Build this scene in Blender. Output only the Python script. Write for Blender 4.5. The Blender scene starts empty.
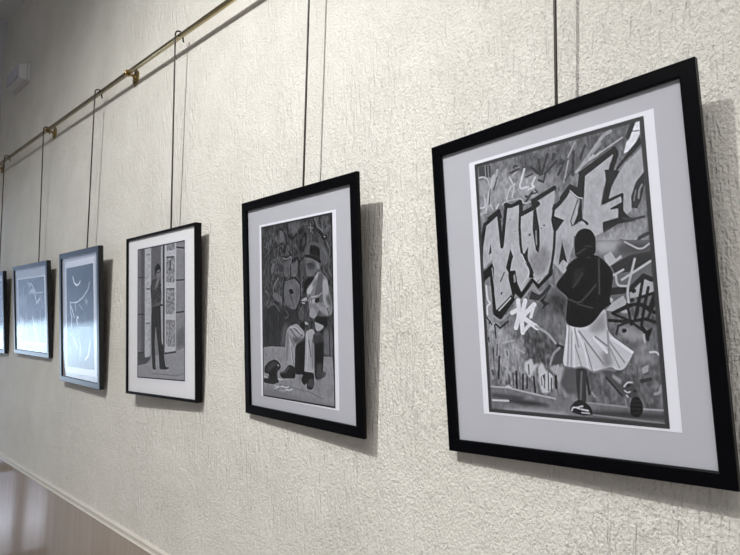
import bpy, bmesh, math
import numpy as np
from mathutils import Matrix, Vector

# Camera fitted to the photograph (metres; picture wall is the plane y = 0, the room lies at y < 0)
# and every picture: centre x, centre z, distance off wall, forward lean, yaw, roll, width, height, (unused)
CAM = {'f': 599.14749, 'yaw': 0.79615, 'pitch': 0.09165, 'roll': 0.02215, 'D': 1.17196, 'zf': -0.89032, 'zr': 1.23459, 'yr': 0.05673, 'zc': 2.54033, 'L': [-1.30764, -2.43933, 2.30313]}
FRAMES = [[-0.60749, 0.10699, 0.05799, 0.05029, -0.03737, -0.04878, 0.60604, 0.72977, 0.01456], [-1.46202, 0.07574, 0.06097, 0.06869, -0.04818, 0.00113, 0.6094, 0.71472, 0.01513], [-2.37074, 0.05778, 0.06669, 0.04719, 0.04227, -0.02153, 0.5838, 0.68369, 0.02499], [-3.30203, 0.04638, 0.06606, 0.07122, -0.01109, 0.00466, 0.59888, 0.70142, 0.02519], [-4.22337, 0.09728, 0.05124, 0.08674, 0.00344, 0.00492, 0.71937, 0.58003, 0.0248], [-5.04515, 0.08566, 0.05489, 0.08468, 0.00011, -0.00036, 0.45284, 0.58314, 0.0248]]
WIRE_X = [-0.581, -1.4273, -2.3276, -3.2376, -4.1138, -5.0451]
QUADS = {0: {'TL': [-0.1813, 0.2934], 'TR': [0.2062, 0.2907], 'BL': [-0.1859, -0.269], 'BR': [0.2013, -0.2747]}, 1: {'TL': [-0.1928, 0.2633], 'TR': [0.1869, 0.2621], 'BL': [-0.2016, -0.292], 'BR': [0.1789, -0.291]}, 2: {'TL': [-0.1966, 0.2861], 'TR': [0.1994, 0.2839], 'BL': [-0.1989, -0.2694], 'BR': [0.197, -0.2668]}, 3: {'TL': [-0.2039, 0.266], 'TR': [0.2041, 0.2703], 'BL': [-0.1993, -0.269], 'BR': [0.2101, -0.2615]}, 4: {'TL': [-0.2706, 0.1989], 'TR': [0.276, 0.1972], 'BL': [-0.2528, -0.2049], 'BR': [0.2869, -0.2025]}}
PAPERS = {0: {'TL': [-0.1973, 0.3009], 'TR': [0.2248, 0.2988], 'BL': [-0.2005, -0.2738], 'BR': [0.2216, -0.2798]}, 1: {'TL': [-0.205, 0.271], 'TR': [0.2031, 0.2682], 'BL': [-0.2128, -0.293], 'BR': [0.1962, -0.2961]}, 3: {'TL': [-0.2234, 0.3003], 'TR': [0.2201, 0.3042], 'BL': [-0.2215, -0.3003], 'BR': [0.2366, -0.294]}, 4: {'TL': [-0.2862, 0.2096], 'TR': [0.3051, 0.2078], 'BL': [-0.2649, -0.2139], 'BR': [0.3048, -0.2138]}}
ART = {
0: '''
F 128 0 -63 -95 -110 357 1039 1034 1081 -46
B 106 20.2 307 26 510 19 589 23 579 111 434 114 324 113
B 112 16.2 561 14 676 10 806 11 908 12 948 11 929 58 867 83 662 134 547 137
B 150 20.2 31 74 240 68 434 119 544 141 392 195 316 185 201 180 85 209 15 223
N 24 0 
F 84 0 32 16 115 21 114 70 33 58
s 150 4 76 20 77 62
s 140 4 97 23 96 68
s 178 6.5 28 60 62 60 94 78 97 101
F 152 0 31 74 70 75 81 115 44 138 25 135
s 178 12.1 133 68 92 139 61 206
s 168 12.1 159 50 125 105
S 90 6.1 156 77 128 122
S 95 6.1 104 118 88 177
s 185 6.5 238 89 269 131 247 170
s 195 8.9 337 73 294 145 355 143
s 185 6.5 270 121 233 131 211 171
s 195 8.1 401 114 373 141 397 149 354 154
s 170 5.7 303 67 256 87
s 170 5.7 215 134 202 170
s 180 8.1 154 185 138 199
s 190 7.3 19 185 63 185 62 151
s 175 5.3 26 213 67 202
s 180 5.3 98 178 114 202
S 80 8.1 244 74 303 67
S 80 8.1 268 56 278 50 295 54
S 74 10.5 380 72 419 101 443 107 484 40
S 76 10.5 429 51 435 109
S 76 8.9 459 110 536 74
S 80 8.1 509 62 519 44 529 48 513 65
F 80 0 552 72 568 70 573 95 550 92
S 76 10.5 538 125 560 103
S 78 8.9 322 207 378 167 351 184 334 177
S 78 5.7 360 175 411 172 396 160
S 80 8.1 420 127 448 139 463 113
S 84 6.5 342 105 386 99
s 160 5.7 601 71 645 24
s 160 5.7 568 159 600 85
s 160 12.1 656 124 720 81 797 28 833 21
s 150 8.1 727 82 780 54
S 78 10.5 620 138 633 57
S 78 9.7 668 87 698 46
S 80 8.1 558 113 577 81
S 82 6.5 577 151 610 126
s 168 8.1 640 131 703 102 754 92 777 82
s 172 4.9 762 88 890 53
s 180 9.7 714 99 737 89
F 214 0 954 15 980 13 974 57 953 80 911 105 891 108 908 72 922 66 934 45
s 120 4 938 41 970 45
S 74 16.2 917 55 952 7
S 62 16.2 82 234 151 212 160 235
S 62 16.2 217 199 199 191 239 206 302 191 300 235
s 168 6.5 181 189 201 180 308 180 318 206 370 200
F 172 0 25 339 55 262 142 228 158 362 208 209 289 206 298 244 373 232 387 213 512 178 504 233 537 227 595 195 637 227 630 282 603 327 596 387 534 490 459 430 438 478 352 508 339 477 268 539 231 516 201 541 84 610 87 401 10 437
F 172 0 686 153 841 100 817 131 791 199 777 206 755 269 791 262 861 248 862 268 802 284 843 284 839 316 763 323 748 361 657 304 674 225 685 159
F 168 0 886 146 976 103 980 175 979 186 930 219 913 257 907 301 880 312 868 297 875 243 799 251 818 212 863 168
F 170 0 537 227 595 195 637 227 630 282 599 322 650 308 678 321 748 329 759 358 716 368 599 356 520 380
B 140 16.2 323 412 436 376 464 408 451 457 391 481 335 459
B 150 16.2 501 367 578 370 571 432 491 450
N 10 0 
S 60 17 6 425 18 341 50 256 150 217
F 60 0 142 209 160 206 167 341 204 195 211 210 175 320 159 366 151 329
S 60 14.6 149 218 159 354
S 60 14.6 161 351 203 199 241 203 299 194 296 243 378 225 377 203
S 60 17 297 243 377 227 408 216 377 201 511 170
S 62 16.2 501 244 534 229 572 206 600 180
F 62 0 376 238 394 230 406 313 401 373 390 398 375 386 364 308
s 150 4.9 384 315 381 366
S 62 10.5 298 202 283 289 282 357 287 389 329 438 346 470
F 62 0 294 401 330 369 322 407 333 461
s 190 4 286 394 320 455
S 62 10.5 504 233 486 286 496 327 484 390 464 448 448 484
F 60 0 489 269 554 294 505 329 485 311
F 72 0 83 336 86 372 64 379
F 62 0 214 369 230 399 191 457 177 438
s 185 4 227 347 231 389
F 62 0 503 452 533 370 555 448 532 434
S 66 6.5 341 327 346 324
S 80 5.7 434 300 437 300
S 90 4 225 255 227 253
S 90 4 252 303 253 302
S 80 4 416 308 418 308
S 60 18.2 843 84 854 104 829 142 798 202
F 62 0 804 149 831 153 864 163 822 203 799 249 869 237 875 243 868 269 868 297 886 317 923 337 837 338 759 362 759 325 839 318 843 287 805 287 803 282 862 268 861 248 770 264 760 262 784 207
F 66 0 974 66 979 90 936 114 894 134 858 156 823 197 795 200 790 147 811 150 837 166 853 146 892 120 939 91
F 72 0 979 183 938 211 909 256 908 292 934 298 956 272 977 225
s 140 6.5 944 265 950 239 965 224
s 130 4 921 271 934 237
F 62 0 651 135 844 77 866 92 856 118 841 100 686 153 686 155 670 229 659 230 654 299 685 317 684 327 674 324 654 305 604 315 630 282 651 232 637 227 595 195 537 224 539 207 598 168 641 187 653 145
s 190 4 599 193 637 223 663 228
S 75 4 636 232 590 302 596 319 627 311
B 150 16.2 759 362 922 343 975 327 973 397 964 421 719 398
N 22 0 759 362 922 343 975 327 973 397 964 421 719 398
S 80 8.1 865 323 910 331 962 328
S 85 12.1 823 401 843 396 875 408
S 80 12.1 920 410 935 394 974 384
B 104 12.1 378 575 480 530 545 572 515 703 364 701 327 663
F 52 0 16 445 86 412 95 434 88 530 94 600 201 546 226 563 123 638 73 621 69 529 64 464 31 478 11 505
s 176 5.7 113 602 195 557
s 165 4 82 433 93 525
F 50 0 193 409 220 411 204 452 238 452 246 502 268 537 342 487 377 514 472 461 463 485 375 532 344 505 265 565 228 542 212 562 190 483
F 50 0 286 416 314 434 344 472 355 488 321 486 327 466 313 444
s 186 6.1 270 515 332 466 295 425
s 170 6.1 382 507 440 463 459 430
F 140 0 222 472 236 465 237 496 224 500
S 70 4.9 134 490 165 455
S 60 6.5 135 538 139 533
s 150 7.3 73 621 117 647 260 570 343 518 381 550 432 533 457 524
F 70 0 312 567 332 537 380 555 442 518 457 524 430 547 370 574
F 60 0 378 575 434 547 403 576 434 587 383 610 401 591
F 150 0 29 500 67 502 65 615 73 626 67 679 20 678
s 200 8.1 34 500 37 560 60 572 30 581 31 614
S 60 8.1 40 649 47 644
S 62 5.7 21 624 60 658
B 84 12.1 444 568 477 554 545 577 520 663 465 666
B 150 16.2 25 691 113 661 193 673 206 720 272 755 259 796 193 838 9 841
B 116 12.1 363 639 437 626 523 629 515 703 364 701
B 96 8.1 271 684 347 681 456 726 499 756 477 813 415 809 350 805 256 821 272 755
N 32 0 31 638 160 651 271 684 347 681 456 726 515 756 501 879 437 891 23 894
S 62 8.1 86 655 112 671 169 646
S 58 6.5 77 649 80 708
N 22 0 445 558 545 577 526 677 508 813 256 816 270 690
S 58 8.1 95 782 82 866
S 62 5.7 28 707 31 723
S 70 4.9 57 745 56 798
S 66 12.1 441 717 470 741 493 746
s 150 8.1 415 809 435 770 477 748
F 86 0 485 746 499 753 490 803 431 809 450 775
B 190 3.2 258 801 307 786 316 810 350 805 305 841 286 861 255 831
B 188 3.2 340 820 367 800 388 829 427 843 425 891 387 912 355 913 342 879
B 166 4 406 819 446 809 492 818 472 861 461 890 449 852
F 70 0 397 824 427 843 434 852 419 843
S 60 8.1 202 837 200 899
S 60 8.1 244 847 238 902
S 60 8.1 311 855 314 910
S 66 6.5 269 856 265 897
S 60 9.7 443 843 441 891
S 60 6.5 370 849 376 864
B 92 8.1 500 818 582 821 573 905 505 908 470 880
B 100 12.1 506 832 581 830 574 896 498 898
s 208 18.6 243 569 246 621 218 671
s 208 17 198 614 244 601
s 208 18.6 288 571 257 636 260 690
s 208 18.6 343 588 262 631 351 674
s 204 13 343 588 317 633
s 204 13 260 690 310 658 343 664
s 160 9.7 343 669 414 695 455 731
F 110 0 744 616 1009 608 986 803 855 805 853 765 735 688
F 112 0 612 819 1009 796 992 942 811 941 613 936
F 112 0 715 381 994 407 972 648 718 631
B 168 16.2 715 381 835 392 846 416 783 433 721 428
N 30 0 744 616 1009 608 986 803 992 942 811 941 613 936 612 819 689 637 715 381
B 165 20.2 882 739 934 726 918 761 886 756
B 150 20.2 859 770 942 761 963 795 888 800
s 190 6.5 939 763 967 761 978 771
F 160 0 893 813 928 801 922 825 897 832
s 150 9.7 977 868 968 889 946 894
S 70 12.1 889 855 930 848
S 62 8.1 616 846 623 906
s 150 6.5 638 901 651 914
F 176 0 751 440 790 427 811 454 839 442 842 452 778 476 759 459
F 70 0 785 475 882 446 984 441 980 476 889 500 802 503
B 92 12.1 820 409 963 413 984 441 882 446 830 433
F 166 0 867 570 937 519 979 536 980 580 865 587
F 168 0 766 578 785 588 770 601 834 577 850 604 853 636 740 623 762 610
S 60 16.2 869 559 937 519 973 532
S 60 24.3 775 561 836 559
s 176 7.3 795 507 844 492
s 176 7.7 903 461 855 560 857 605
s 180 7.7 833 525 977 473
s 174 7.3 805 508 807 544 857 547
s 176 5.7 861 401 935 435 981 415
S 56 13.8 884 565 887 564
S 60 12.1 872 595 876 594
S 54 9.7 773 633 856 609 902 607 973 639
S 52 9.7 933 529 891 643
S 52 9.7 955 557 919 644
S 52 10.5 980 580 949 630
S 54 9.7 904 589 981 575
B 150 12.1 811 676 863 682 924 705 915 726 864 726 807 716
S 52 8.9 776 635 878 610 923 609 981 639
S 52 8.1 776 635 853 660 931 703
S 52 10.5 753 657 852 664 930 657 978 669
S 52 9.3 906 595 879 660
S 52 9.3 937 597 908 678 925 696
S 54 8.9 980 603 943 653
S 54 8.9 849 606 861 673
F 50 0 925 696 961 684 934 731 925 722
S 60 8.1 852 664 798 676 785 703
S 56 13.8 823 693 827 692
s 178 5.7 915 707 918 731
F 124 0 22 898 142 899 305 917 433 929 613 936 811 941 992 942 985 997 2 999
N 12 0 22 898 142 899 305 917 433 929 613 936 811 941 992 942 985 997 2 999
s 172 5.7 22 899 142 900 305 918 433 930
s 190 6.5 129 897 147 894 160 900
s 150 4.9 613 936 811 941
s 168 4.9 888 944 985 943
B 84 8.1 29 924 252 931 216 946 27 940
B 72 8.1 146 943 285 943 399 953 382 960 240 962 136 955
s 190 7.3 31 952 138 950
B 166 8.1 97 982 239 974 459 975 526 986 426 990 105 992
B 66 12.1 631 964 809 957 990 956 988 972 871 975 630 978
s 140 4.9 637 976 839 980 981 984
S 100 5.7 283 811 283 846
S 110 4.9 379 844 371 893
S 100 4.9 400 834 396 902
S 120 4.9 357 854 358 884
S 96 5.7 417 858 411 902
S 176 4.9 462 809 443 843
S 70 4.9 87 734 80 777
S 66 4.9 148 761 151 776
S 178 4.9 36 681 77 649
S 74 5.7 38 835 46 851
S 172 4.9 124 729 197 719
S 170 4 203 745 262 766
S 78 4.9 152 849 152 885
S 80 4.9 179 843 177 889
f 72 0 557 815 623 816 608 884 605 939 561 943 556 885
s 104 8.1 590 833 573 931
f 92 0 696 827 738 821 808 860 811 890 789 904 722 849
B 156 4.9 750 835 795 853 787 869 749 848
s 62 6.5 715 846 789 905
f 86 0 801 864 828 855 852 867 868 893 847 911 815 908 797 891
s 190 4.9 803 875 821 860 843 861
s 182 4.9 804 888 817 895 830 891
s 180 4.9 812 903 818 908
s 60 8.1 819 873 829 870
s 60 8.1 850 889 855 887
f 44 0 825 933 838 907 867 904 887 926 884 952 866 970 840 972 822 960
s 66 3.2 840 920 875 918
s 66 3.2 835 933 880 931
s 66 3.2 833 946 878 944
s 66 3.2 838 959 870 957
f 60 0 513 956 539 936 570 925 605 939 629 952 637 974 593 981 564 980 513 972
s 192 4.9 521 967 530 953 566 959
s 190 5.7 574 960 610 963
s 180 5.7 552 955 582 949
s 170 4.9 576 972 616 972
f 190 0 523 665 527 666 571 676 615 679 661 664 714 629 744 616 739 688 779 721 863 763 837 792 808 821 767 823 749 810 710 820 655 835 628 826 600 815 555 820 582 819 485 811 521 698 525 665
B 148 12.1 652 673 714 633 739 625 735 688 685 701 650 692
B 140 12.1 699 766 741 756 756 806 710 818
s 208 6.5 578 686 656 830
s 140 6.5 592 691 708 802
s 206 10.5 669 715 730 763
s 136 6.5 677 711 736 743
s 150 8.1 742 693 741 788
s 208 10.5 760 716 854 763
s 150 5.7 745 725 814 796
s 150 4.9 746 747 788 814
s 152 5.7 564 738 593 813
s 152 5.7 617 733 649 826
s 205 5.7 610 728 628 821
s 150 5.3 539 670 516 813
s 206 6.5 561 680 553 817
s 150 5.3 569 680 583 746
s 206 5.7 531 679 501 808
s 156 4.9 552 694 534 815
s 130 5.7 555 819 600 813 655 834 710 819 767 823
f 37 0 600 387 607 357 631 338 665 334 697 344 716 368 716 391 714 409 710 429 655 437 603 435 600 399
f 35 0 607 433 564 449 538 471 557 467 473 525 545 570 540 582 520 664 571 677 615 679 653 671 683 655 714 631 733 616 776 603 770 601 765 587 784 538 796 498 753 454 706 429
B 60 8.1 584 474 652 465 615 529 569 541
s 74 6.5 577 536 634 492
s 76 6.5 549 578 607 595 663 560 701 534
s 78 5.7 726 442 715 567
s 78 5.7 612 421 658 406
s 70 4.9 659 397 695 402
s 54 3.2 723 437 697 631
s 80 4 664 437 680 438
s 72 6.5 595 596 674 613
''',
1: '''
F 74 0 -140 -179 1146 -50 1101 1049 -182 1155
N 34 0 
B 104 11.8 447 25 509 15 577 18 568 58 507 84 461 75
S 38 10.7 408 16 406 77 475 106 537 80
S 104 5.3 435 18 430 66
B 112 8.9 287 56 320 40 381 106 317 114 269 104
S 38 7.7 218 139 333 115 380 148 347 177
S 40 8.3 254 47 304 32 367 62 382 87
S 108 7.7 229 71 252 103
S 104 5.3 83 99 133 146 63 181
S 104 5.3 153 72 99 144
F 44 0 564 171 596 102 656 71 677 108 653 165 608 191
F 76 0 602 144 618 109 648 100 654 135 624 157
F 88 0 338 195 440 212 439 246 440 218 338 213
S 100 8.3 148 217 216 201 248 228
S 36 10.7 322 194 394 204 465 183 455 225 548 206 554 242 651 200
S 134 5.3 722 38 724 82
S 124 4.7 693 56 757 64
B 108 11.8 867 92 962 60 974 83 907 106
F 38 0 866 109 933 111 939 137 872 135
F 140 0 882 117 909 115 906 127
S 116 7.1 932 153 970 200 942 238
S 116 7.1 876 195 902 236 874 257
S 116 7.1 787 17 806 59 880 88
S 108 7.1 883 14 868 64
S 108 7.1 937 19 922 57 975 72
S 42 9.5 771 56 825 95 880 105
S 42 9.5 892 151 931 181 902 236
S 42 9.5 759 9 785 52
S 116 8.3 261 314 194 349 176 399 242 407 306 426 305 469
B 112 5.9 159 405 242 394 306 426 321 476 257 444 191 430
F 108 0 146 279 164 235 207 215 206 256 171 286
F 98 0 345 225 440 218 422 302 358 311
F 104 0 455 243 547 223 529 311 452 315
S 38 8.3 337 225 350 311
S 38 8.3 448 230 444 320
S 38 8.3 555 223 559 318
F 84 0 592 225 650 228 647 316 573 319
F 108 0 357 336 498 325 572 360 569 431 507 496 431 489 361 470 339 396
F 36 0 403 383 465 378 483 406 433 411
S 66 5.9 433 411 477 471
S 42 9.5 342 335 321 476
S 40 10.7 498 319 587 361 577 437 507 501
S 106 5.9 587 343 592 420
B 60 23.7 1 478 320 482 507 501 535 552 549 568 397 569 284 593 281 698 11 710
S 44 7.1 69 531 81 683
S 44 7.1 188 519 183 687
S 80 7.1 129 525 133 670
S 78 5.9 254 532 241 680
S 112 7.7 338 201 393 213 457 195 447 237
s 110 5.9 345 225 351 305 422 302 440 224
s 110 5.9 458 243 456 309 526 308 541 229
s 110 8.3 365 339 498 328 564 363 562 431 500 489 431 483
S 104 5.3 43 262 93 327 40 364
S 104 5.3 80 206 43 275
S 112 5.9 57 377 125 410 71 466
S 112 5.9 88 479 190 455 271 500
S 104 5.9 368 500 414 531 350 543
S 104 5.9 901 252 873 290 925 320
S 104 5.9 955 243 939 298 984 334
S 104 5.9 949 377 988 406
F 92 0 537 508 613 461 595 552 550 552
B 96 11.8 281 698 316 599 365 563 412 575 363 617 345 696
B 106 11.8 874 601 979 611 981 738 869 736
S 60 8.3 940 612 942 733
F 140 0 11 713 132 704 345 703 882 741 974 739 993 995 2 997
N 12 0 
S 116 5.3 668 933 847 961
S 120 5.3 257 917 682 935
B 96 11.8 638 164 697 132 878 150 956 211 940 268 649 255
S 118 5.9 877 178 929 220 908 259
F 42 0 647 333 733 319 775 329 703 364 644 397 614 420 616 373
F 128 0 811 293 872 313 925 337 948 410 985 466 976 527 917 532 810 498 781 538 697 526 685 462 658 409 659 386 746 342
F 168 0 732 359 811 296 795 344 745 383 701 416 658 409 681 381
F 100 0 802 339 831 300 885 319 857 357 866 465 784 458 757 423
F 158 0 871 341 924 340 942 399 921 426 959 477 918 493 879 465 868 408
F 148 0 682 532 713 480 769 498 788 532 753 546
F 144 0 784 464 865 487 919 482 944 510 917 532 850 515 790 481
S 60 5.9 918 493 944 527
F 158 0 584 443 658 427 671 450 627 467 591 461
S 60 5.9 591 452 656 456
F 160 0 701 428 813 421 812 441 770 446 756 469 699 462
S 80 5.9 715 434 728 463
F 38 0 764 438 813 427 826 447 805 464 763 460
F 108 0 657 240 666 206 766 199 820 237 840 266 804 293 733 319 676 317 648 281
B 74 11.8 664 252 764 245 777 280 692 283
B 140 5.9 778 240 839 272 818 293 798 270
B 112 5.9 663 293 748 296 705 321 662 316
S 56 5.9 671 253 721 252
F 34 0 711 153 781 156 843 179 837 232 820 243 702 208
F 26 0 640 198 709 203 820 226 854 242 847 259 778 236 708 220 651 216
S 70 5.9 714 154 781 157 843 179
S 60 7.1 706 200 765 212 834 227
F 152 0 372 611 412 587 519 571 622 615 620 644 500 687 481 806 342 791 353 678
S 116 9.5 410 635 477 694
S 92 9.5 473 592 591 638
S 90 8.3 427 602 524 654
S 176 7.1 427 593 504 592 577 627
S 176 7.1 395 617 424 677 451 784
S 110 7.1 439 700 466 795
B 96 8.9 440 646 606 647 591 662 492 687
F 42 0 492 693 627 655 628 821 613 846 494 851 480 827
F 50 0 549 568 624 556 636 609 607 609
F 160 0 636 615 723 597 764 619 720 660 748 682 743 816 735 832 614 828 614 822 634 684
S 110 9.5 678 660 703 746
S 130 5.9 719 688 722 809
S 178 8.3 657 632 661 730 643 812
S 90 9.5 743 631 727 671
F 40 0 767 533 917 534 922 584 861 590 752 556
F 156 0 752 559 882 584 833 607 778 613
F 160 0 624 556 688 574 637 580
F 70 0 735 642 860 624 859 657 776 676
F 40 0 748 676 858 663 869 736 853 812 851 852 755 868 745 816
B 78 11.8 772 782 841 768 851 852 768 867
F 90 0 853 812 899 827 864 854 838 847
F 50 0 404 798 488 810 493 872 307 881 267 868 268 846 324 841
S 100 5.9 276 849 348 844 404 813
F 42 0 614 828 742 831 739 908 696 925 639 920 648 885 611 907 561 877
F 78 0 663 872 713 858 740 880 732 909 654 907
F 55 0 25 828 95 794 180 777 245 786 285 812 268 831 227 845 226 882 257 905 158 922 22 920 5 899 100 881 92 863 24 863
F 74 0 77 826 162 791 229 795 178 822 110 850
F 38 0 93 850 228 808 209 889 125 893
S 190 5.9 236 807 248 813
F 186 0 226 882 322 886 258 897
S 186 5.9 14 879 75 889
S 196 5.9 191 927 216 935 257 926 210 945 174 943
S 196 5.9 281 928 321 923 337 932 392 923
S 196 5.9 248 954 280 949 328 950 296 961
S 196 6.5 336 948 376 938 391 945 446 932
B 120 11.8 810 504 917 521 904 532 836 527
B 96 11.8 894 426 954 427 972 477 932 482
B 118 11.8 379 617 411 617 381 786 355 781
B 128 11.8 721 648 747 688 740 808 708 809
B 124 17.8 21 949 256 948 594 975 965 983 964 994 11 995
B 116 11.8 539 849 598 852 568 871 524 862
B 100 8.9 731 365 789 327 795 344 745 383
S 150 5.9 813 424 868 408
S 70 5.9 701 422 642 456 626 485
S 120 7.1 642 450 813 430
''',
2: '''
F 135 0 -455 -196 1482 -34 1469 1073 -430 1151
F 122 0 -35 -14 168 -9 176 856 -23 909
B 96 15.6 80 -7 168 -5 175 848 90 882
N 8 0 
S 60 10.2 7 223 158 230
S 60 10.2 -3 513 160 512
S 62 10.2 1 809 151 803
F 178 0 168 -9 307 -3 309 258 308 822 175 844
S 120 7.8 205 57 283 59
S 122 7.8 195 318 285 318
S 118 10.9 220 323 280 323
S 112 12.5 210 583 270 582
F 108 0 309 -7 525 -4 526 284 528 796 332 822
B 130 23.4 306 580 539 583 539 811 308 838
F 166 0 521 -9 564 -9 567 811 528 812
F 70 0 560 -9 596 -10 596 803 567 811
F 182 0 600 -9 836 -10 824 785 607 799
F 142 0 634 -17 803 -4 803 59 634 56
F 142 0 634 100 803 107 803 296 628 288
F 142 0 628 332 803 335 803 521 628 521
F 142 0 629 565 814 564 814 755 629 759
X 30 0 634 -17 803 -4 814 755 629 759
X 16 0 181 68 283 74 289 806 187 815
F 184 0 601 54 836 65 836 101 601 92
F 184 0 601 292 829 300 829 333 601 327
F 184 0 602 524 824 525 824 560 602 560
F 184 0 602 763 824 758 824 782 602 797
S 76 20.3 712 137 708 196
S 90 10.9 639 103 793 108
S 90 9.4 639 337 792 340
F 139 0 836 -10 1035 -10 1031 754 824 778
B 112 23.4 845 642 1032 613 1031 746 835 770
S 62 10.2 836 41 1014 61
S 62 10.2 835 281 1013 285
S 62 11.7 835 513 1012 509
F 150 0 -23 909 164 889 308 867 332 830 607 807 824 789 1031 754 1030 1017 -22 1018
N 6 0 
F 84 0 -12 813 163 807 175 844 320 838 212 888 -11 907
S 72 10.9 596 809 824 795
S 128 7.8 332 959 845 962 990 943
F 54 0 329 462 504 450 528 623 539 735 562 740 618 905 695 907 684 915 618 925 495 925 476 796 448 716 412 599 390 716 414 913 421 929 344 931 327 797 319 716 318 540
S 72 7.8 447 485 494 703
F 74 0 316 266 422 247 503 267 538 377 527 431 329 466 305 375 292 292 292 323
X 20 0 316 266 422 247 503 267 538 377 527 431 329 466 305 375 292 292
F 126 0 422 198 503 194 519 227 480 249 427 239
S 62 7.8 441 208 496 205
F 52 0 399 225 389 167 422 148 457 134 514 162 528 195 510 206 492 183 445 186 427 206 422 238
B 128 7.8 445 248 503 250 469 289 388 343 411 287
S 48 12.5 503 267 515 364
S 56 10.9 526 302 388 386 341 417
B 98 7.8 329 450 504 422 515 439 353 463
S 44 15.6 504 450 550 452
''',
3: '''
F 40 0 -478 -276 1838 -109 2696 1177 -533 1378
N 8 0 
S 238 20.4 260 103 314 162 400 190
S 238 16.3 400 190 483 181 536 155
S 235 10.2 864 176 819 236 804 246 612 318 400 357 148 354
S 238 18.4 148 351 161 454 207 503 171 601
S 235 16.3 179 389 301 504
S 190 12.2 338 368 366 440
S 238 16.3 394 497 455 506 378 529 437 569
B 190 20.4 700 321 814 355 755 392 699 352
S 120 12.2 666 453 689 586
S 150 12.2 490 379 608 428
S 238 14.3 248 705 413 803
S 238 12.2 463 716 530 801 479 912
S 235 16.3 869 736 798 868 685 907
''',
4: '''
F 84 0 -793 -361 1682 -164 2208 1308 -983 1549
N 40 0 
S 50 21.4 10 9 1006 14
S 52 21.4 11 -13 1007 -3
S 238 19.8 388 57 476 138 481 74 586 130 684 235
B 210 24.7 568 155 713 249 405 239
B 40 32.9 636 69 923 182 806 202 603 106
B 130 49.4 39 267 339 263 324 451 24 447
B 36 32.9 323 54 374 225 210 245 121 110
S 235 26.4 651 272 717 400 826 327
S 170 19.8 654 241 948 238
S 50 32.9 561 257 608 448
B 200 32.9 12 591 232 644 76 909
S 238 32.9 534 609 570 676 690 959
S 235 23.1 55 627 -15 911
B 40 32.9 663 525 978 478 921 756 725 759
S 44 19.8 -69 993 980 990
S 235 26.4 -72 1029 978 1018
S 190 16.5 92 454 73 268
S 190 16.5 253 116 174 271
S 175 16.5 858 291 903 459
S 60 19.8 434 278 388 452
S 60 19.8 558 295 561 454
S 220 23.1 58 591 88 768 0 1000
S 200 16.5 286 522 296 938
S 170 16.5 824 493 828 971
S 60 23.1 402 678 464 967
''',
}

C = bpy.context.scene.collection
PI = math.pi
FLOOR_Z = -1.98
CEIL_Z = CAM['zc']
DADO_Z = CAM['zf']
RAIL_Z, RAIL_Y = CAM['zr'], -CAM['yr']
END_X, NEAR_X, BACK_Y = -5.64, 2.2, -4.6

# ------------------------------------------------------------------ helpers
def link(name, bm, mat, parent=None, smooth=False):
    me = bpy.data.meshes.new(name)
    bm.normal_update()
    bm.to_mesh(me); bm.free()
    for m in (mat if isinstance(mat, list) else [mat]):
        me.materials.append(m)
    if smooth:
        for p in me.polygons: p.use_smooth = True
    o = bpy.data.objects.new(name, me)
    C.objects.link(o)
    o.parent = parent
    return o

def tag(o, label=None, cat=None, group=None, kind=None):
    if label: o['label'] = label
    if cat: o['category'] = cat
    if group: o['group'] = group
    if kind: o['kind'] = kind
    return o

def empty(name, M):
    o = bpy.data.objects.new(name, None)
    o.empty_display_size = .05
    C.objects.link(o); o.matrix_world = M
    return o

def box(bm, x0, x1, y0, y1, z0, z1, bevel=0):
    r = bmesh.ops.create_cube(bm, size=1)
    M = Matrix.Translation(((x0+x1)/2, (y0+y1)/2, (z0+z1)/2)) @ Matrix.Diagonal((x1-x0, y1-y0, z1-z0, 1))
    bmesh.ops.transform(bm, matrix=M, verts=r['verts'])
    if bevel:
        es = list({e for v in r['verts'] for e in v.link_edges})
        bmesh.ops.bevel(bm, geom=es, offset=bevel, segments=2, affect='EDGES', profile=.6)

def prism_x(bm, prof, x0, x1):
    """closed profile of (y, z) points extruded along x"""
    a = [bm.verts.new((x0, y, z)) for y, z in prof]
    b = [bm.verts.new((x1, y, z)) for y, z in prof]
    n = len(prof)
    for i in range(n):
        j = (i+1) % n
        bm.faces.new((a[i], a[j], b[j], b[i]))
    bm.faces.new(list(reversed(a))); bm.faces.new(b)
    bmesh.ops.recalc_face_normals(bm, faces=bm.faces[:])

def tube(bm, pts, r, seg=12, cap=True):
    pts = [Vector(p) for p in pts]
    rings = []
    t0 = (pts[1]-pts[0]).normalized()
    up = Vector((1, 0, 0)) if abs(t0.x) < .8 else Vector((0, 0, 1))
    u = (up - t0*up.dot(t0)).normalized()
    for i, p in enumerate(pts):
        if i == 0: t = t0
        elif i == len(pts)-1: t = (pts[-1]-pts[-2]).normalized()
        else: t = ((pts[i+1]-p).normalized() + (p-pts[i-1]).normalized()).normalized()
        u = (u - t*u.dot(t)).normalized(); v = t.cross(u)
        rr = r[i] if isinstance(r, (list, tuple)) else r
        rings.append([bm.verts.new(p + (u*math.cos(2*PI*k/seg) + v*math.sin(2*PI*k/seg))*rr) for k in range(seg)])
    for a, b in zip(rings, rings[1:]):
        for k in range(seg):
            bm.faces.new((a[k], a[(k+1) % seg], b[(k+1) % seg], b[k]))
    if cap:
        bm.faces.new(list(reversed(rings[0]))); bm.faces.new(rings[-1])
    bmesh.ops.recalc_face_normals(bm, faces=bm.faces[:])

# ------------------------------------------------------------------ materials
def mat(name):
    m = bpy.data.materials.new(name); m.use_nodes = True
    nt = m.node_tree
    return m, nt, nt.nodes['Principled BSDF']

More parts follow.
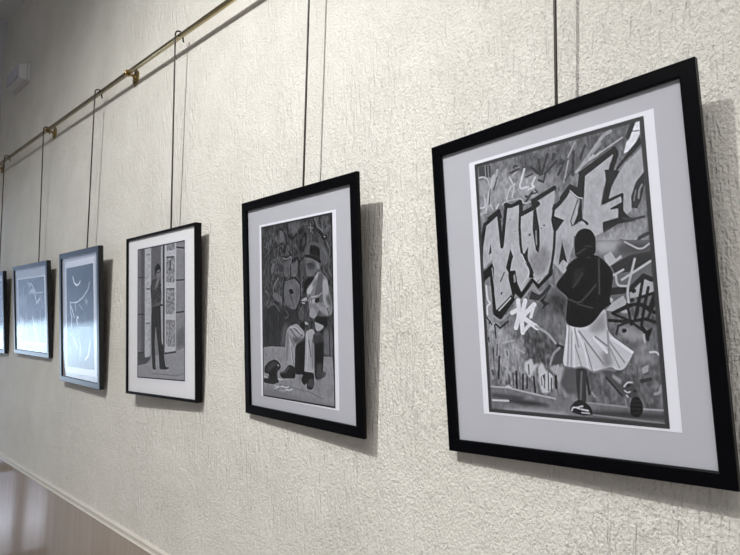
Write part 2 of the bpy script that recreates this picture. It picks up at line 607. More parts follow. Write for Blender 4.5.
def simple(name, col, rough=.5, metal=0., spec=.5, noise=0., nscale=40.):
    m, nt, b = mat(name)
    b.inputs['Base Color'].default_value = (*col, 1)
    b.inputs['Roughness'].default_value = rough
    b.inputs['Metallic'].default_value = metal
    b.inputs['Specular IOR Level'].default_value = spec
    if noise:
        tc = nt.nodes.new('ShaderNodeTexCoord'); n = nt.nodes.new('ShaderNodeTexNoise')
        n.inputs['Scale'].default_value = nscale; n.inputs['Detail'].default_value = 4
        nt.links.new(tc.outputs['Object'], n.inputs['Vector'])
        mx = nt.nodes.new('ShaderNodeMix'); mx.data_type = 'RGBA'
        mx.inputs[6].default_value = (*[c*(1-noise) for c in col], 1)
        mx.inputs[7].default_value = (*[min(1, c*(1+noise)) for c in col], 1)
        nt.links.new(n.outputs['Fac'], mx.inputs[0])
        nt.links.new(mx.outputs[2], b.inputs['Base Color'])
    return m

def plaster():
    m, nt, b = mat('textured_plaster')
    N, L = nt.nodes.new, nt.links.new
    tc = N('ShaderNodeTexCoord')
    def noise(scale, stretch, detail=3, rough=.55, dist=0.):
        mp = N('ShaderNodeMapping'); mp.inputs['Scale'].default_value = stretch
        L(tc.outputs['Object'], mp.inputs['Vector'])
        n = N('ShaderNodeTexNoise')
        n.inputs['Scale'].default_value = scale; n.inputs['Detail'].default_value = detail
        n.inputs['Roughness'].default_value = rough; n.inputs['Distortion'].default_value = dist
        L(mp.outputs['Vector'], n.inputs['Vector'])
        return n.outputs['Fac']
    def math_(op, a, c, clamp=False):
        n = N('ShaderNodeMath'); n.operation = op; n.use_clamp = clamp
        for i, v in enumerate((a, c)):
            if isinstance(v, (int, float)): n.inputs[i].default_value = v
            else: L(v, n.inputs[i])
        return n.outputs[0]
    streak = noise(72, (1, 1, .13), 2, .5, .3)
    drag = noise(95, (1.0, 1, .40), 3, .55, .3)
    grain = noise(190, (1, 1, .7), 3, .6)
    patch = noise(2.2, (1, 1, .8), 2, .5)
    sel = N('ShaderNodeMapRange'); sel.inputs['From Min'].default_value = .36; sel.inputs['From Max'].default_value = .58; sel.inputs['To Min'].default_value = .4
    L(patch, sel.inputs['Value'])
    # vertical drags show where the patch mask is high, stippled grain elsewhere
    a = math_('MULTIPLY', math_('MULTIPLY', streak, 1.0), sel.outputs[0])
    ridge = math_('SUBTRACT', 1.0, math_('ABSOLUTE', math_('SUBTRACT', math_('MULTIPLY', streak, 2.0), 1.0), 0))
    a = math_('MULTIPLY', math_('MULTIPLY', ridge, 1.15), sel.outputs[0])
    h = math_('ADD', math_('ADD', a, math_('MULTIPLY', drag, .8)), math_('MULTIPLY', grain, .8))
    bump = N('ShaderNodeBump'); bump.inputs['Strength'].default_value = 1.0; bump.inputs['Distance'].default_value = .0085
    L(h, bump.inputs['Height']); L(bump.outputs['Normal'], b.inputs['Normal'])
    r = N('ShaderNodeValToRGB')
    r.color_ramp.elements[0].color = (.72, .708, .655, 1); r.color_ramp.elements[1].color = (.80, .790, .738, 1)
    r.color_ramp.elements[0].position = .3; r.color_ramp.elements[1].position = .7
    L(noise(5, (1, 1, 1), 4), r.inputs['Fac']); L(r.outputs['Color'], b.inputs['Base Color'])
    b.inputs['Roughness'].default_value = .75
    b.inputs['Specular IOR Level'].default_value = .25
    return m

def marble():
    m, nt, b = mat('polished_marble')
    N, L = nt.nodes.new, nt.links.new
    tc = N('ShaderNodeTexCoord'); mp = N('ShaderNodeMapping'); mp.inputs['Scale'].default_value = (1, 1, .08)
    L(tc.outputs['Object'], mp.inputs['Vector'])
    n = N('ShaderNodeTexNoise'); n.inputs['Scale'].default_value = 14; n.inputs['Detail'].default_value = 7; n.inputs['Roughness'].default_value = .62
    n.inputs['Distortion'].default_value = .5
    L(mp.outputs['Vector'], n.inputs['Vector'])
    r = N('ShaderNodeValToRGB')
    r.color_ramp.elements[0].position = .32; r.color_ramp.elements[0].color = (.36, .305, .262, 1)
    r.color_ramp.elements[1].position = .70; r.color_ramp.elements[1].color = (.43, .375, .33, 1)
    L(n.outputs['Fac'], r.inputs['Fac']); L(r.outputs['Color'], b.inputs['Base Color'])
    n2 = N('ShaderNodeTexNoise'); n2.inputs['Scale'].default_value = 9; L(tc.outputs['Object'], n2.inputs['Vector'])
    bp = N('ShaderNodeBump'); bp.inputs['Strength'].default_value = .12; bp.inputs['Distance'].default_value = .004
    L(n2.outputs['Fac'], bp.inputs['Height']); L(bp.outputs['Normal'], b.inputs['Normal'])
    b.inputs['Roughness'].default_value = .10
    return m

def glass(name, ior=1.5, rough=.0):
    m = bpy.data.materials.new(name); m.use_nodes = True
    nt = m.node_tree; nt.nodes.clear()
    N, L = nt.nodes.new, nt.links.new
    out = N('ShaderNodeOutputMaterial'); mx = N('ShaderNodeMixShader')
    t = N('ShaderNodeBsdfTransparent'); t.inputs['Color'].default_value = (.965, .97, .97, 1)
    g = N('ShaderNodeBsdfGlossy'); g.inputs['Roughness'].default_value = rough
    # Fresnel reflectance of a thin sheet, the same from either side
    geo = N('ShaderNodeNewGeometry')
    def M_(op, a, c=0.):
        n = N('ShaderNodeMath'); n.operation = op
        for i, v in enumerate((a, c)):
            if isinstance(v, (int, float)): n.inputs[i].default_value = v
            else: L(v, n.inputs[i])
        return n.outputs[0]
    dot = N('ShaderNodeVectorMath'); dot.operation = 'DOT_PRODUCT'
    L(geo.outputs['Incoming'], dot.inputs[0]); L(geo.outputs['Normal'], dot.inputs[1])
    f0 = ((ior-1)/(ior+1))**2
    F = M_('ADD', M_('MULTIPLY', M_('POWER', M_('SUBTRACT', 1., M_('ABSOLUTE', dot.outputs['Value'])), 5.), 1-f0), f0)
    # a tinge of uneven float glass
    tc = N('ShaderNodeTexCoord'); n = N('ShaderNodeTexNoise'); n.inputs['Scale'].default_value = 3
    bp = N('ShaderNodeBump'); bp.inputs['Strength'].default_value = .05; bp.inputs['Distance'].default_value = .01
    L(tc.outputs['Object'], n.inputs['Vector']); L(n.outputs['Fac'], bp.inputs['Height']); L(bp.outputs['Normal'], g.inputs['Normal'])
    L(F, mx.inputs[0]); L(t.outputs[0], mx.inputs[1]); L(g.outputs[0], mx.inputs[2]); L(mx.outputs[0], out.inputs[0])
    return m

def print_mat():
    m, nt, b = mat('black_and_white_print')
    a = nt.nodes.new('ShaderNodeAttribute'); a.attribute_name = 'tone'
    nt.links.new(a.outputs['Color'], b.inputs['Base Color'])
    b.inputs['Roughness'].default_value = .55; b.inputs['Specular IOR Level'].default_value = .25
    return m

M_WALL = plaster()
M_MARBLE = marble()
M_PAINT = simple('smooth_wall_paint', (.52, .54, .58), .7, noise=.05, nscale=3)
M_CEIL = simple('ceiling_paint', (.66, .68, .72), .8, noise=.04, nscale=3)
M_FLOOR = simple('stone_floor', (.34, .28, .23), .18, noise=.12, nscale=2)
M_CREAM = simple('cream_moulding_paint', (.62, .595, .54), .45, noise=.06, nscale=12)
M_BLACK = simple('satin_black_lacquer', (.002, .0022, .0032), .28, spec=.07, noise=.15, nscale=60)
M_BLACK3 = simple('glossy_black_lacquer', (.003, .0035, .005), .24, spec=.45, noise=.1, nscale=60)
M_BLACK2 = simple('matt_black_lacquer', (.003, .003, .0035), .42, spec=.10, noise=.15, nscale=60)
M_MOUNT = simple('pale_grey_mount_board', (.52, .525, .585), .8, noise=.025, nscale=14)
M_MOUNT2 = simple('white_mount_board', (.88, .875, .92), .8, noise=.02, nscale=14)
M_PAPER = simple('white_photo_paper', (.86, .865, .96), .6, noise=.01, nscale=20)
M_BACK = simple('brown_backing_board', (.10, .07, .05), .8, noise=.1, nscale=30)
M_BRASS = simple('polished_brass', (.52, .43, .24), .2, metal=1, noise=.12, nscale=25)
M_BRASS2 = simple('aged_brass', (.42, .32, .15), .34, metal=1, noise=.2, nscale=60)
M_SCREW = simple('dark_screw_steel', (.09, .07, .04), .4, metal=1, noise=.1, nscale=80)
M_WIRE = simple('dark_bronze_metal', (.022, .017, .014), .4, metal=.3, noise=.15, nscale=120)
M_PLASTIC = simple('white_plastic', (.58, .58, .60), .4, noise=.02, nscale=10)
M_DIFF = simple('translucent_diffuser', (.46, .47, .56), .22, noise=.04, nscale=25)
M_JOIN = simple('dark_joinery', (.16, .12, .09), .4, noise=.12, nscale=10)
M_PRINT = print_mat()
M_GLASS = glass('picture_glass', 1.38)
M_PANE = glass('door_glass', 1.45)

# ------------------------------------------------------------------ tone painting (computed, per vertex)
def lin(g):
    s = np.asarray(g, float)/255.
    return np.where(s < .04045, s/12.92, ((s+.055)/1.055)**2.4)

class Canvas:
    def __init__(s, w, h, seed):
        s.w, s.h = w, h
        s.a = np.full((h, w), 128.)
        s.rng = np.random.default_rng(seed)
        s.smooth = seed in (12, 13)
        s.shift = 116.
    def px(s, pts):
        p = np.array(pts, float).reshape(-1, 2)
        return np.stack([p[:, 0]*s.w/1000., p[:, 1]*s.h/1000.], 1)
    def window(s, p, pad):
        x0 = max(0, int(p[:, 0].min()-pad)); x1 = min(s.w, int(p[:, 0].max()+pad)+2)
        y0 = max(0, int(p[:, 1].min()-pad)); y1 = min(s.h, int(p[:, 1].max()+pad)+2)
        return x0, x1, y0, y1
    def mask(s, pts, soft=0.):
        p = s.px(pts); x0, x1, y0, y1 = s.window(p, 3*soft+1)
        if x1 <= x0 or y1 <= y0: return None
        m = np.zeros((y1-y0, x1-x0))
        for oy in (.17, .5, .83):
            for ox in (.17, .5, .83):
                X, Y = np.meshgrid(np.arange(x0, x1)+ox, np.arange(y0, y1)+oy)
                ins = np.zeros(X.shape, bool)
                for (ax, ay), (bx, by) in zip(p, np.roll(p, -1, 0)):
                    if ay == by: continue
                    c = (ay > Y) != (by > Y)
                    ins ^= c & (X < (bx-ax)*(Y-ay)/(by-ay)+ax)
                m += ins
        m /= 9.
        if soft > 0: m = blur(m, soft)
        return m, slice(y0, y1), slice(x0, x1)
    def put(s, r, g):
        if r is None: return
        m, ys, xs = r
        s.a[ys, xs] += (g - s.a[ys, xs])*m
    def stroke(s, pts, g, w):
        p = s.px(pts); x0, x1, y0, y1 = s.window(p, w+2)
        if x1 <= x0 or y1 <= y0: return
        X, Y = np.meshgrid(np.arange(x0, x1)+.5, np.arange(y0, y1)+.5)
        d = np.full(X.shape, 1e9)
        for a, b in zip(p, p[1:]):
            ab = b-a; l = max(ab @ ab, 1e-9)
            t = np.clip(((X-a[0])*ab[0]+(Y-a[1])*ab[1])/l, 0, 1)
            d = np.minimum(d, np.hypot(X-a[0]-t*ab[0], Y-a[1]-t*ab[1]))
        hw = w/2
        m = np.clip(hw + .5 - d, 0, 1)*min(1., w)
        s.put((m, slice(y0, y1), slice(x0, x1)), g)
    def fbm(s, cell, octaves=3, sx=1., sy=1.):
        out = np.zeros((s.h, s.w)); amp = 1.
        for o in range(octaves):
            cx, cy = max(1.2, cell*sx/2**o), max(1.2, cell*sy/2**o)
            gw, gh = int(s.w/cx)+3, int(s.h/cy)+3
            g = s.rng.uniform(-1, 1, (gh, gw))
            X = np.arange(s.w)/cx; Y = np.arange(s.h)/cy
            xi = X.astype(int); yi = Y.astype(int)
            fx = X-xi; fy = Y-yi; fx = (fx*fx*(3-2*fx))[None]; fy = (fy*fy*(3-2*fy))[:, None]
            v = (g[yi][:, xi]*(1-fx)+g[yi][:, xi+1]*fx)*(1-fy) + (g[yi+1][:, xi]*(1-fx)+g[yi+1][:, xi+1]*fx)*fy
            out += v*amp; amp *= .6
        return out
    def run(s, text):
        k = s.h/1000.
        for ln in text.strip().splitlines():
            t = ln.split(); c, g, w = t[0], float(t[1]), float(t[2]); pts = [int(v) for v in t[3:]]
            if c in 'fsb' or (c in 'FSB' and s.smooth): pts = chaikin(pts, c in 'fFbB'); c = c.upper()
            if c == 'F': s.put(s.mask(pts), g)
            elif c == 'B': s.put(s.mask(pts, w*k*.55), g)
            elif c == 'S': s.stroke(pts, g, max(.8, w*k))
            elif c == 'N':
                n = s.fbm(s.h*.03, 2, .8, 1.)*g*.4 + s.fbm(s.h*.011, 2, .7, 1.6)*g*.55
                r = s.mask(pts, 2.) if len(pts) > 5 else None
                if r is None: s.a += n
                else: s.a[r[1], r[2]] += n[r[1], r[2]]*r[0]
            elif c == 'X':
                r = s.mask(pts)
                if r is not None:
                    m, ys, xs = r
                    n = s.fbm(s.h*.012, 2)[ys, xs]
                    s.a[ys, xs] += n*g*m
        # crisp darkroom edges and a little more contrast
        s.a += (s.a - blur(s.a, 2))*.4
        s.a = (s.a-128)*1.1 + s.shift
        s.a += s.fbm(5, 3)*4*np.clip((s.a-50)/60., 0, 1)
        s.a = np.clip(s.a, 18, 238)

def chaikin(pts, closed, times=2, most=13.):
    """rounds corners a little, never by more than `most` thousandths"""
    p = np.array(pts, float).reshape(-1, 2)
    if len(p) < 3: return pts
    for t in range(times):
        q = np.roll(p, -1, 0) if closed else p[1:]
        a = p if closed else p[:-1]
        d = np.linalg.norm(q-a, axis=1, keepdims=True)+1e-9
        k = np.minimum(.24, most/(t+1)/d)
        n = np.stack([a*(1-k)+q*k, a*k+q*(1-k)], 1).reshape(-1, 2)
        p = n if closed else np.vstack([p[:1], n[1:-1], p[-1:]])
    return list(p.reshape(-1))

def blur(m, r):
    n = max(1, int(round(r)))
    for _ in range(3):
        for ax in (0, 1):
            pad = [(0, 0), (0, 0)]; pad[ax] = (n, n)
            c = np.cumsum(np.pad(m, pad, mode='edge'), axis=ax)
            c = np.concatenate([np.zeros_like(np.take(c, [0], ax)), c], ax)
            L = m.shape[ax]; w = 2*n+1
            hi = np.take(c, range(w, w+L), ax); lo = np.take(c, range(0, L), ax)
            m = (hi-lo)/w
    return m

def tone_grid(name, quad, y, tones, parent):
    """a print: a fine grid over the quad, each vertex carrying its own grey"""
    h, w = tones.shape
    TL, TR, BL, BR = [np.array(quad[k]) for k in ('TL', 'TR', 'BL', 'BR')]
    u = np.linspace(0, 1, w)[None, :, None]; v = np.linspace(0, 1, h)[:, None, None]
    P = (TL*(1-u)+TR*u)*(1-v) + (BL*(1-u)+BR*u)*v
    co = np.empty((h, w, 3)); co[..., 0] = P[..., 0]; co[..., 1] = y; co[..., 2] = P[..., 1]
    idx = np.arange(h*w).reshape(h, w)
    f = np.stack([idx[:-1, :-1], idx[1:, :-1], idx[1:, 1:], idx[:-1, 1:]], -1).reshape(-1, 4)
    me = bpy.data.meshes.new(name)
    me.vertices.add(h*w); me.vertices.foreach_set('co', co.reshape(-1))
    me.loops.add(f.size); me.loops.foreach_set('vertex_index', f.reshape(-1).astype(np.int32))
    me.polygons.add(len(f)); me.polygons.foreach_set('loop_start', np.arange(0, f.size, 4, dtype=np.int32))
    me.update(calc_edges=True)
    at = me.color_attributes.new('tone', 'FLOAT_COLOR', 'POINT')
    rgba = np.ones((h*w, 4), np.float32)
    a = np.maximum(lin(tones)/lin(222)*.92 - .008, .004).reshape(-1)
    rgba[:, 0] = a*.945; rgba[:, 1] = a*.96; rgba[:, 2] = a*1.075
    at.data.foreach_set('color', rgba.reshape(-1))
    me.materials.append(M_PRINT)
    o = bpy.data.objects.new(name, me); C.objects.link(o); o.parent = parent
    return o

# ------------------------------------------------------------------ room shell
def structure(name, bm, m, parent=None):
    o = link(name, bm, m, parent)
    return tag(o, kind='structure')

bm = bmesh.new(); box(bm, END_X-.2, NEAR_X, 0, .15, FLOOR_Z, CEIL_Z); structure('wall_right', bm, M_WALL)
bm = bmesh.new(); box(bm, END_X-.2, NEAR_X, BACK_Y-.15, .15, FLOOR_Z-.1, FLOOR_Z); structure('floor', bm, M_FLOOR)
bm = bmesh.new(); box(bm, END_X-.2, NEAR_X, BACK_Y-.15, .15, CEIL_Z, CEIL_Z+.1); structure('ceiling', bm, M_CEIL)
bm = bmesh.new(); box(bm, END_X-.2, NEAR_X, BACK_Y-.15, BACK_Y, FLOOR_Z, CEIL_Z); structure('wall_left', bm, M_PAINT)
bm = bmesh.new(); box(bm, NEAR_X, NEAR_X+.15, BACK_Y-.15, .15, FLOOR_Z, CEIL_Z); structure('wall_back', bm, M_PAINT)
# end wall with a glazed door and a window beside it
DY0, DY1, WY1, HEAD, SILL = -.14, -.645, -1.34, .95, -.80
bm = bmesh.new()
X0, X1 = END_X-.2, END_X
box(bm, X0, X1, DY0, 0, FLOOR_Z, CEIL_Z)
box(bm, X0, X1, BACK_Y, WY1, FLOOR_Z, CEIL_Z)
box(bm, X0, X1, WY1, DY0, HEAD, CEIL_Z)
box(bm, X0, X1, WY1, DY1, FLOOR_Z, SILL)
structure('wall_end', bm, M_PAINT)
bm = bmesh.new()
XM = END_X-.1
for y0, y1 in ((DY0-.03, DY0), (DY1, DY1+.015)): box(bm, XM-.03, XM+.03, y0, y1, FLOOR_Z, HEAD)
box(bm, XM-.03, XM+.03, DY1, DY0, HEAD-.04, HEAD); box(bm, XM-.03, XM+.03, DY1, DY0, FLOOR_Z, FLOOR_Z+.08)
box(bm, XM-.03, XM+.03, DY1, DY0, -1.21, -1.14)
box(bm, XM-.03, XM+.03, -.452, -.375, FLOOR_Z, -1.17)
d1 = structure('door_1', bm, M_JOIN)
bm = bmesh.new(); box(bm, XM-.003, XM+.003, DY1+.015, DY0-.03, FLOOR_Z+.08, HEAD-.04); structure('door_glass', bm, M_PANE, d1)
bm = bmesh.new()
for y0, y1 in ((WY1, WY1+.04), (DY1-.012, DY1)): box(bm, XM-.03, XM+.03, y0, y1, SILL, HEAD)
for z0, z1 in ((SILL, SILL+.04), (HEAD-.04, HEAD)): box(bm, XM-.03, XM+.03, WY1, DY1, z0, z1)
w1 = structure('window_1', bm, M_JOIN)
bm = bmesh.new(); box(bm, XM-.003, XM+.003, WY1+.04, DY1-.012, SILL+.04, HEAD-.04); structure('window_glass', bm, M_PANE, w1)

# marble dado with its narrow cream cap
bm = bmesh.new()
box(bm, END_X, NEAR_X, -.012, 0, FLOOR_Z, DADO_Z-.033)
structure('baseboard_right', bm, M_MARBLE)
z = DADO_Z
bm = bmesh.new()
prof = [(0, z), (-.006, z-.001), (-.011, z-.004), (-.013, z-.009), (-.011, z-.013), (-.009, z-.015),
        (-.009, z-.027), (-.015, z-.028), (-.0165, z-.0305), (-.015, z-.033), (0, z-.033)]
prism_x(bm, prof, END_X, NEAR_X)
structure('trim_1', bm, M_CREAM)

# ------------------------------------------------------------------ brass rail and brackets
bm = bmesh.new(); tube(bm, [(END_X+.02, RAIL_Y, RAIL_Z), (NEAR_X-.3, RAIL_Y, RAIL_Z)], .0112, 24)
rail = link('picture_rail', bm, M_BRASS, None, True)
tag(rail, 'long polished brass rail running along the plaster wall above the pictures', 'picture rail')

def bracket(x, label):
    root = empty('rail_bracket', Matrix.Translation((x, 0, RAIL_Z)))
    tag(root, label, 'bracket', 'brass brackets carrying the picture rail')
    bm = bmesh.new()
    n = 28; prev = None
    for yy, s in ((-.0005, 1.0), (-.003, 1.0), (-.0055, .88)):
        ring = [bm.verts.new((-.038 + .037*s*math.cos(2*PI*k/n), yy, .004 + .040*s*math.sin(2*PI*k/n))) for k in range(n)]
        if prev:
            for k in range(n): bm.faces.new((prev[k], prev[(k+1) % n], ring[(k+1) % n], ring[k]))
        else: bm.faces.new(list(reversed(ring)))
        prev = ring
    bm.faces.new(prev); bmesh.ops.recalc_face_normals(bm, faces=bm.faces[:])
    plate = link('wall_plate', bm, M_BRASS2, root)
    for dz in (.029, -.021):
        bm = bmesh.new(); tube(bm, [(-.038, -.0057, dz), (-.038, -.008, dz), (-.038, -.0088, dz)], [.0055, .005, .003], 14)
        s = link('screw', bm, M_SCREW, plate)
    bm = bmesh.new()
    ye = RAIL_Y + .0165
    tube(bm, [(-.038, -.0055, .004), (-.036, -.012, .004), (-.026, -.022, .003), (-.006, (ye-.022)/2-.006, .001), (0, ye, 0)], [.013, .009, .0062, .0058, .0062], 16)
    link('arm', bm, M_BRASS2, root, True)
    bm = bmesh.new()   # open collar round the rail
    prof = [(-.007, .0118), (-.007, .0155), (-.003, .0172), (.003, .0172), (.007, .0155), (.007, .0118)]
    n = 28; rings = []
    for k in range(n):
        a = 2*PI*k/n
        rings.append([bm.verts.new((px, RAIL_Y + r*math.cos(a), r*math.sin(a))) for px, r in prof])
    for k in range(n):
        A, B = rings[k], rings[(k+1) % n]
        for j in range(len(prof)):
            jj = (j+1) % len(prof)
            bm.faces.new((A[j], A[jj], B[jj], B[j]))
    bmesh.ops.recalc_face_normals(bm, faces=bm.faces[:])
    link('collar', bm, M_BRASS2, root, True)
    return root
bracket(-2.858, 'brass rail bracket with oval wall plate, nearest of the brackets in view')
bracket(-4.10, 'brass rail bracket just beside the hook of the second hanging rod from the far end')
bracket(-5.375, 'farthest brass rail bracket, by the end wall behind the last hanging rod')

# ------------------------------------------------------------------ framed pictures
THICK = [.014, .013, .027, .024, .024, .024]
PROF = [.028, .030, .011, .029, .027, .027]
PW = [340, 240, 200, 120, 170, 120]
LABELS = [
 'large black frame with photo of hooded walker in white skirt passing graffiti',
 'black frame with photo of seated street guitarist in a top hat',
 'thin-edged black frame with photo of slim person standing in a doorway',
 'tall slate-black frame with dark print of a pale crescent and thin curved line',
 'wide glossy frame with busy pale print, between the crescent picture and the last frame',
 'last frame of the row, cut off by the left edge of the photo',
]
def frame_matrix(f):
    cx, cz, cy, lean, yaw, roll = f[:6]
    return (Matrix.Translation((cx, -cy, cz)) @ Matrix.Rotation(yaw, 4, 'Z') @ Matrix.Rotation(lean, 4, 'X') @ Matrix.Rotation(roll, 4, 'Y'))

def moulding(W, H, w, T, lip):
    """mitred moulding, front face at y=0, back at y=T; rounded arrises"""
    bm = bmesh.new()
    b = min(.0022, T*.2)
    # (inset from outer edge, depth)
    prof = [(0, T), (0, b), (b*.35, b*.35), (b, 0), (w-.0025, 0), (w-.0008, .0009), (w, .0025), (w, lip), (w-.004, lip+.001), (w-.004, T)]
    cs = []
    for sx, sz in ((-1, 1), (1, 1), (1, -1), (-1, -1)):
        cs.append([bm.verts.new((sx*(W/2-i), d, sz*(H/2-i))) for i, d in prof])
    n = len(prof)
    for k in range(4):
        A, B = cs[k], cs[(k+1) % 4]
        for j in range(n):
            jj = (j+1) % n
            bm.faces.new((A[j], A[jj], B[jj], B[j]))
    bmesh.ops.recalc_face_normals(bm, faces=bm.faces[:])
    return bm

def quad_slab(q, y0, y1):
    bm = bmesh.new()
    k = ('TL', 'TR', 'BR', 'BL')
    a = [bm.verts.new((q[i][0], y0, q[i][1])) for i in k]
    b = [bm.verts.new((q[i][0], y1, q[i][1])) for i in k]
    bm.faces.new(a); bm.faces.new(list(reversed(b)))
    for i in range(4): bm.faces.new((a[i], b[i], b[(i+1) % 4], a[(i+1) % 4]))
    bmesh.ops.recalc_face_normals(bm, faces=bm.faces[:])
    return bm

def rect(x0, x1, z0, z1): return dict(TL=(x0, z1), TR=(x1, z1), BL=(x0, z0), BR=(x1, z0))

pictures = []
for i, f in enumerate(FRAMES):
    W, H = f[6], f[7]; T, w = THICK[i], PROF[i]
    M = frame_matrix(f)
    root = empty('framed_picture', M)
    tag(root, LABELS[i], 'picture', 'framed photographs hanging in a row on the wall')
    link('frame_moulding', moulding(W, H, w, T, .0075), (M_BLACK, M_BLACK, M_BLACK2, M_BLACK3, M_BLACK3, M_BLACK3)[i], root)
    iw, ih = W/2-w+.003, H/2-w+.003
    bm = bmesh.new(); box(bm, -iw, iw, .0095, .0115, -ih, ih)
    mount = link('mount_board', bm, M_MOUNT2 if i == 2 else M_MOUNT, root)
    bm = bmesh.new(); box(bm, -iw, iw, .0118, T-.0002, -ih, ih)
    link('backing_board', bm, M_BACK, root)
    if i in QUADS: q = QUADS[i]
    else: q = rect(-.17, .17, -.225, .225)
    if i in PAPERS: pq = PAPERS[i]
    elif i == 2:
        pq = {k: (v[0]+(.022 if 'R' in k else -.006), v[1]+(.006 if 'T' in k else -.010)) for k, v in q.items()}
    else: pq = rect(-.185, .185, -.24, .24)
    paper = link('photo_print', quad_slab(pq, .0089, .0094), M_PAPER, root)
    # the picture: a dark keyline, then the toned image inside it
    qw = abs(q['TR'][0]-q['TL'][0]); qh = abs(q['TL'][1]-q['BL'][1])
    cw = PW[i]; ch = int(round(cw*qh/qw))
    cv = Canvas(cw, ch, 11+i)
    if i in ART: cv.run(ART[i])
    else:
        cv.a[:] = 95; cv.a += cv.fbm(ch*.12, 4)*42
        cv.a = np.clip(cv.a, 22, 230)
    key = {0: .0085, 1: .0055, 2: .0055, 3: 0, 4: .003, 5: .003}[i]*cw/qw
    if key:
        X, Y = np.meshgrid(np.arange(cw), np.arange(ch))
        d = np.minimum(np.minimum(X, cw-1-X), np.minimum(Y, ch-1-Y))
        mk = np.clip(key-d, 0, 1)
        kv = 58 if i == 0 else 28
        cv.a += (kv-cv.a)*mk
    tone_grid('photograph', q, .0086, cv.a, paper)
    bm = bmesh.new(); box(bm, -iw, iw, .0058, .0074, -ih, ih)
    link('glass', bm, M_GLASS, root)
    pictures.append((root, M, W, H, T))

# ------------------------------------------------------------------ hanging rods
ROD_LABELS = [
 'bronze hanging rod above the large graffiti picture',
 'dark hanging rod holding the picture of the seated guitarist',
 'dark hanging rod, hooked over the rail, holding the doorway picture',
 'dark hanging rod holding the crescent picture',
 'dark hanging rod hooked beside the middle bracket, holding the wide picture',
 'farthest hanging rod, at the left edge beside the end wall',
]
for i, (root, M, W, H, T) in enumerate(pictures):
    x = WIRE_X[i] + (-.013, .005, -.004, -.004, 0, 0)[i]
    inv = M.inverted()
    u = (inv @ Vector((x, 0, M.translation.z + H/2))).x
    end = M @ Vector((u, T+.0045, H/2-.05))
    top = M @ Vector((u, T+.0055, H/2+.004))
    r, ra = .0034, .0175
    yc, zc = RAIL_Y, RAIL_Z + .007
    hx = x + .0
    arch = [(hx, yc - ra*math.cos(a), zc + ra*math.sin(a)) for a in [PI*k/12 for k in range(13)]]
    pts = [tuple(end), tuple(top)]
    s = Vector((hx, yc-ra, zc-.03))
    pts += [tuple(s)] + arch + [(hx, yc+ra, zc-.014), (hx+.001, yc+ra+.003, zc-.024)]
    bm = bmesh.new(); tube(bm, pts, r, 10)
    o = link('hanging_rod', bm, M_WIRE, None, True)
    tag(o, ROD_LABELS[i], 'hanging rod', 'metal hanging rods hooked over the brass rail')

# ------------------------------------------------------------------ emergency light
ex0, ex1, ez0, ez1 = -5.195, -4.806, 1.783, 1.922
el = empty('emergency_light', Matrix.Translation(((ex0+ex1)/2, 0, (ez0+ez1)/2)))
tag(el, 'white box-shaped emergency light, unlit, high on the wall above the rail', 'light')
lx, lz = (ex1-ex0)/2, (ez1-ez0)/2
bm = bmesh.new(); box(bm, -lx, lx, -.022, 0, -lz, lz, .004); link('back_plate', bm, M_PLASTIC, el)
bm = bmesh.new()
# tapered housing
fr = [(-lx+.015, -.0225, -lz+.010), (lx-.015, -.0225, -lz+.010), (lx-.015, -.0225, lz-.010), (-lx+.015, -.0225, lz-.010)]
bk = [(-lx+.028, -.072, -lz+.018), (lx-.028, -.072, -lz+.018), (lx-.028, -.072, lz-.018), (-lx+.028, -.072, lz-.018)]
a = [bm.verts.new(p) for p in fr]; b = [bm.verts.new(p) for p in bk]
bm.faces.new(list(reversed(a))); bm.faces.new(b)
for k in range(4): bm.faces.new((a[k], a[(k+1) % 4], b[(k+1) % 4], b[k]))
bmesh.ops.recalc_face_normals(bm, faces=bm.faces[:])
bmesh.ops.bevel(bm, geom=bm.edges[:], offset=.004, segments=2, affect='EDGES')
link('housing', bm, M_PLASTIC, el)
bm = bmesh.new(); box(bm, -lx+.045, lx-.045, -.079, -.0725, -lz+.028, lz-.028, .002); link('diffuser', bm, M_DIFF, el)

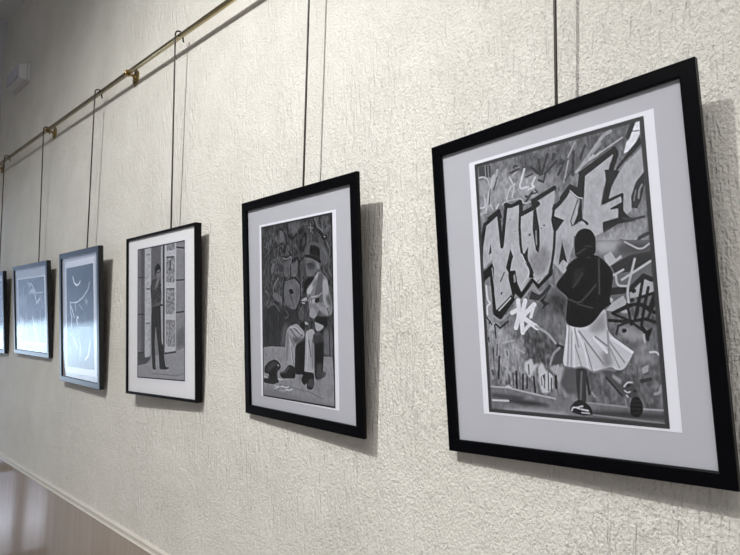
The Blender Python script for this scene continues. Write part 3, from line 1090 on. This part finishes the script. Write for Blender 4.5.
# ------------------------------------------------------------------ light
def lamp(name, kind, loc, energy, col, target=None, **kw):
    l = bpy.data.lights.new(name, kind); l.energy = energy; l.color = col
    for k, v in kw.items(): setattr(l, k, v)
    o = bpy.data.objects.new(name, l); C.objects.link(o); o.location = loc
    if target: o.rotation_euler = (Vector(target)-Vector(loc)).to_track_quat('-Z', 'Y').to_euler()
    return o
lamp('ceiling_spot', 'SPOT', CAM['L'], 352, (1.0, .985, .955), (-2.6, 0, -1.2), spot_size=math.radians(104), spot_blend=.8, shadow_soft_size=.022)
lamp('ambient_fill', 'AREA', (.1, -2.7, CEIL_Z-.02), 108, (1.0, .97, .93), (.1, -2.7, 0), shape='RECTANGLE', size=3.0, size_y=1.6)  # added soft fill for the room's ambient level, not an actual fitting

w = bpy.data.worlds.new('world'); bpy.context.scene.world = w; w.use_nodes = True
nt = w.node_tree; bg = nt.nodes['Background']
tc = nt.nodes.new('ShaderNodeTexCoord'); sp = nt.nodes.new('ShaderNodeSeparateXYZ'); nt.links.new(tc.outputs['Generated'], sp.inputs[0])
mr = nt.nodes.new('ShaderNodeMapRange'); mr.inputs['From Min'].default_value = -.5; mr.inputs['From Max'].default_value = .5
nt.links.new(sp.outputs['Z'], mr.inputs['Value'])
ramp = nt.nodes.new('ShaderNodeValToRGB')
els = ramp.color_ramp.elements
stops = [(.0, (.10, .10, .11)), (.20, (.10, .10, .11)), (.235, (.27, .28, .33)), (.29, (.10, .105, .13)), (.335, (.13, .15, .2)), (.375, (.42, .50, .60)), (.42, (.62, .80, 1.0)), (.452, (.60, .80, 1.0)), (.464, (.17, .22, .31)), (.52, (.11, .145, .21)), (1.0, (.10, .13, .18))]
els[0].position, els[0].color = stops[0][0], (*stops[0][1], 1)
els[1].position, els[1].color = stops[-1][0], (*stops[-1][1], 1)
for p, c in stops[1:-1]:
    e = els.new(p); e.color = (*c, 1)
nt.links.new(mr.outputs[0], ramp.inputs[0]); nt.links.new(ramp.outputs[0], bg.inputs[0])
bg.inputs[1].default_value = 5.2

# ------------------------------------------------------------------ camera
def cam_matrix():
    return Matrix.Translation((0, -CAM['D'], 0)) @ Matrix.Rotation(CAM['yaw'], 4, 'Z') @ Matrix.Rotation(PI/2+CAM['pitch'], 4, 'X') @ Matrix.Rotation(CAM['roll'], 4, 'Z')
cd = bpy.data.cameras.new('camera'); cd.sensor_width = 36; cd.lens = CAM['f']/740*36; cd.clip_start = .01
co = bpy.data.objects.new('camera', cd); C.objects.link(co); co.matrix_world = cam_matrix()
sc = bpy.context.scene
sc.camera = co
sc.view_settings.view_transform = 'Standard'
sc.view_settings.look = 'None'
sc.view_settings.exposure = 0
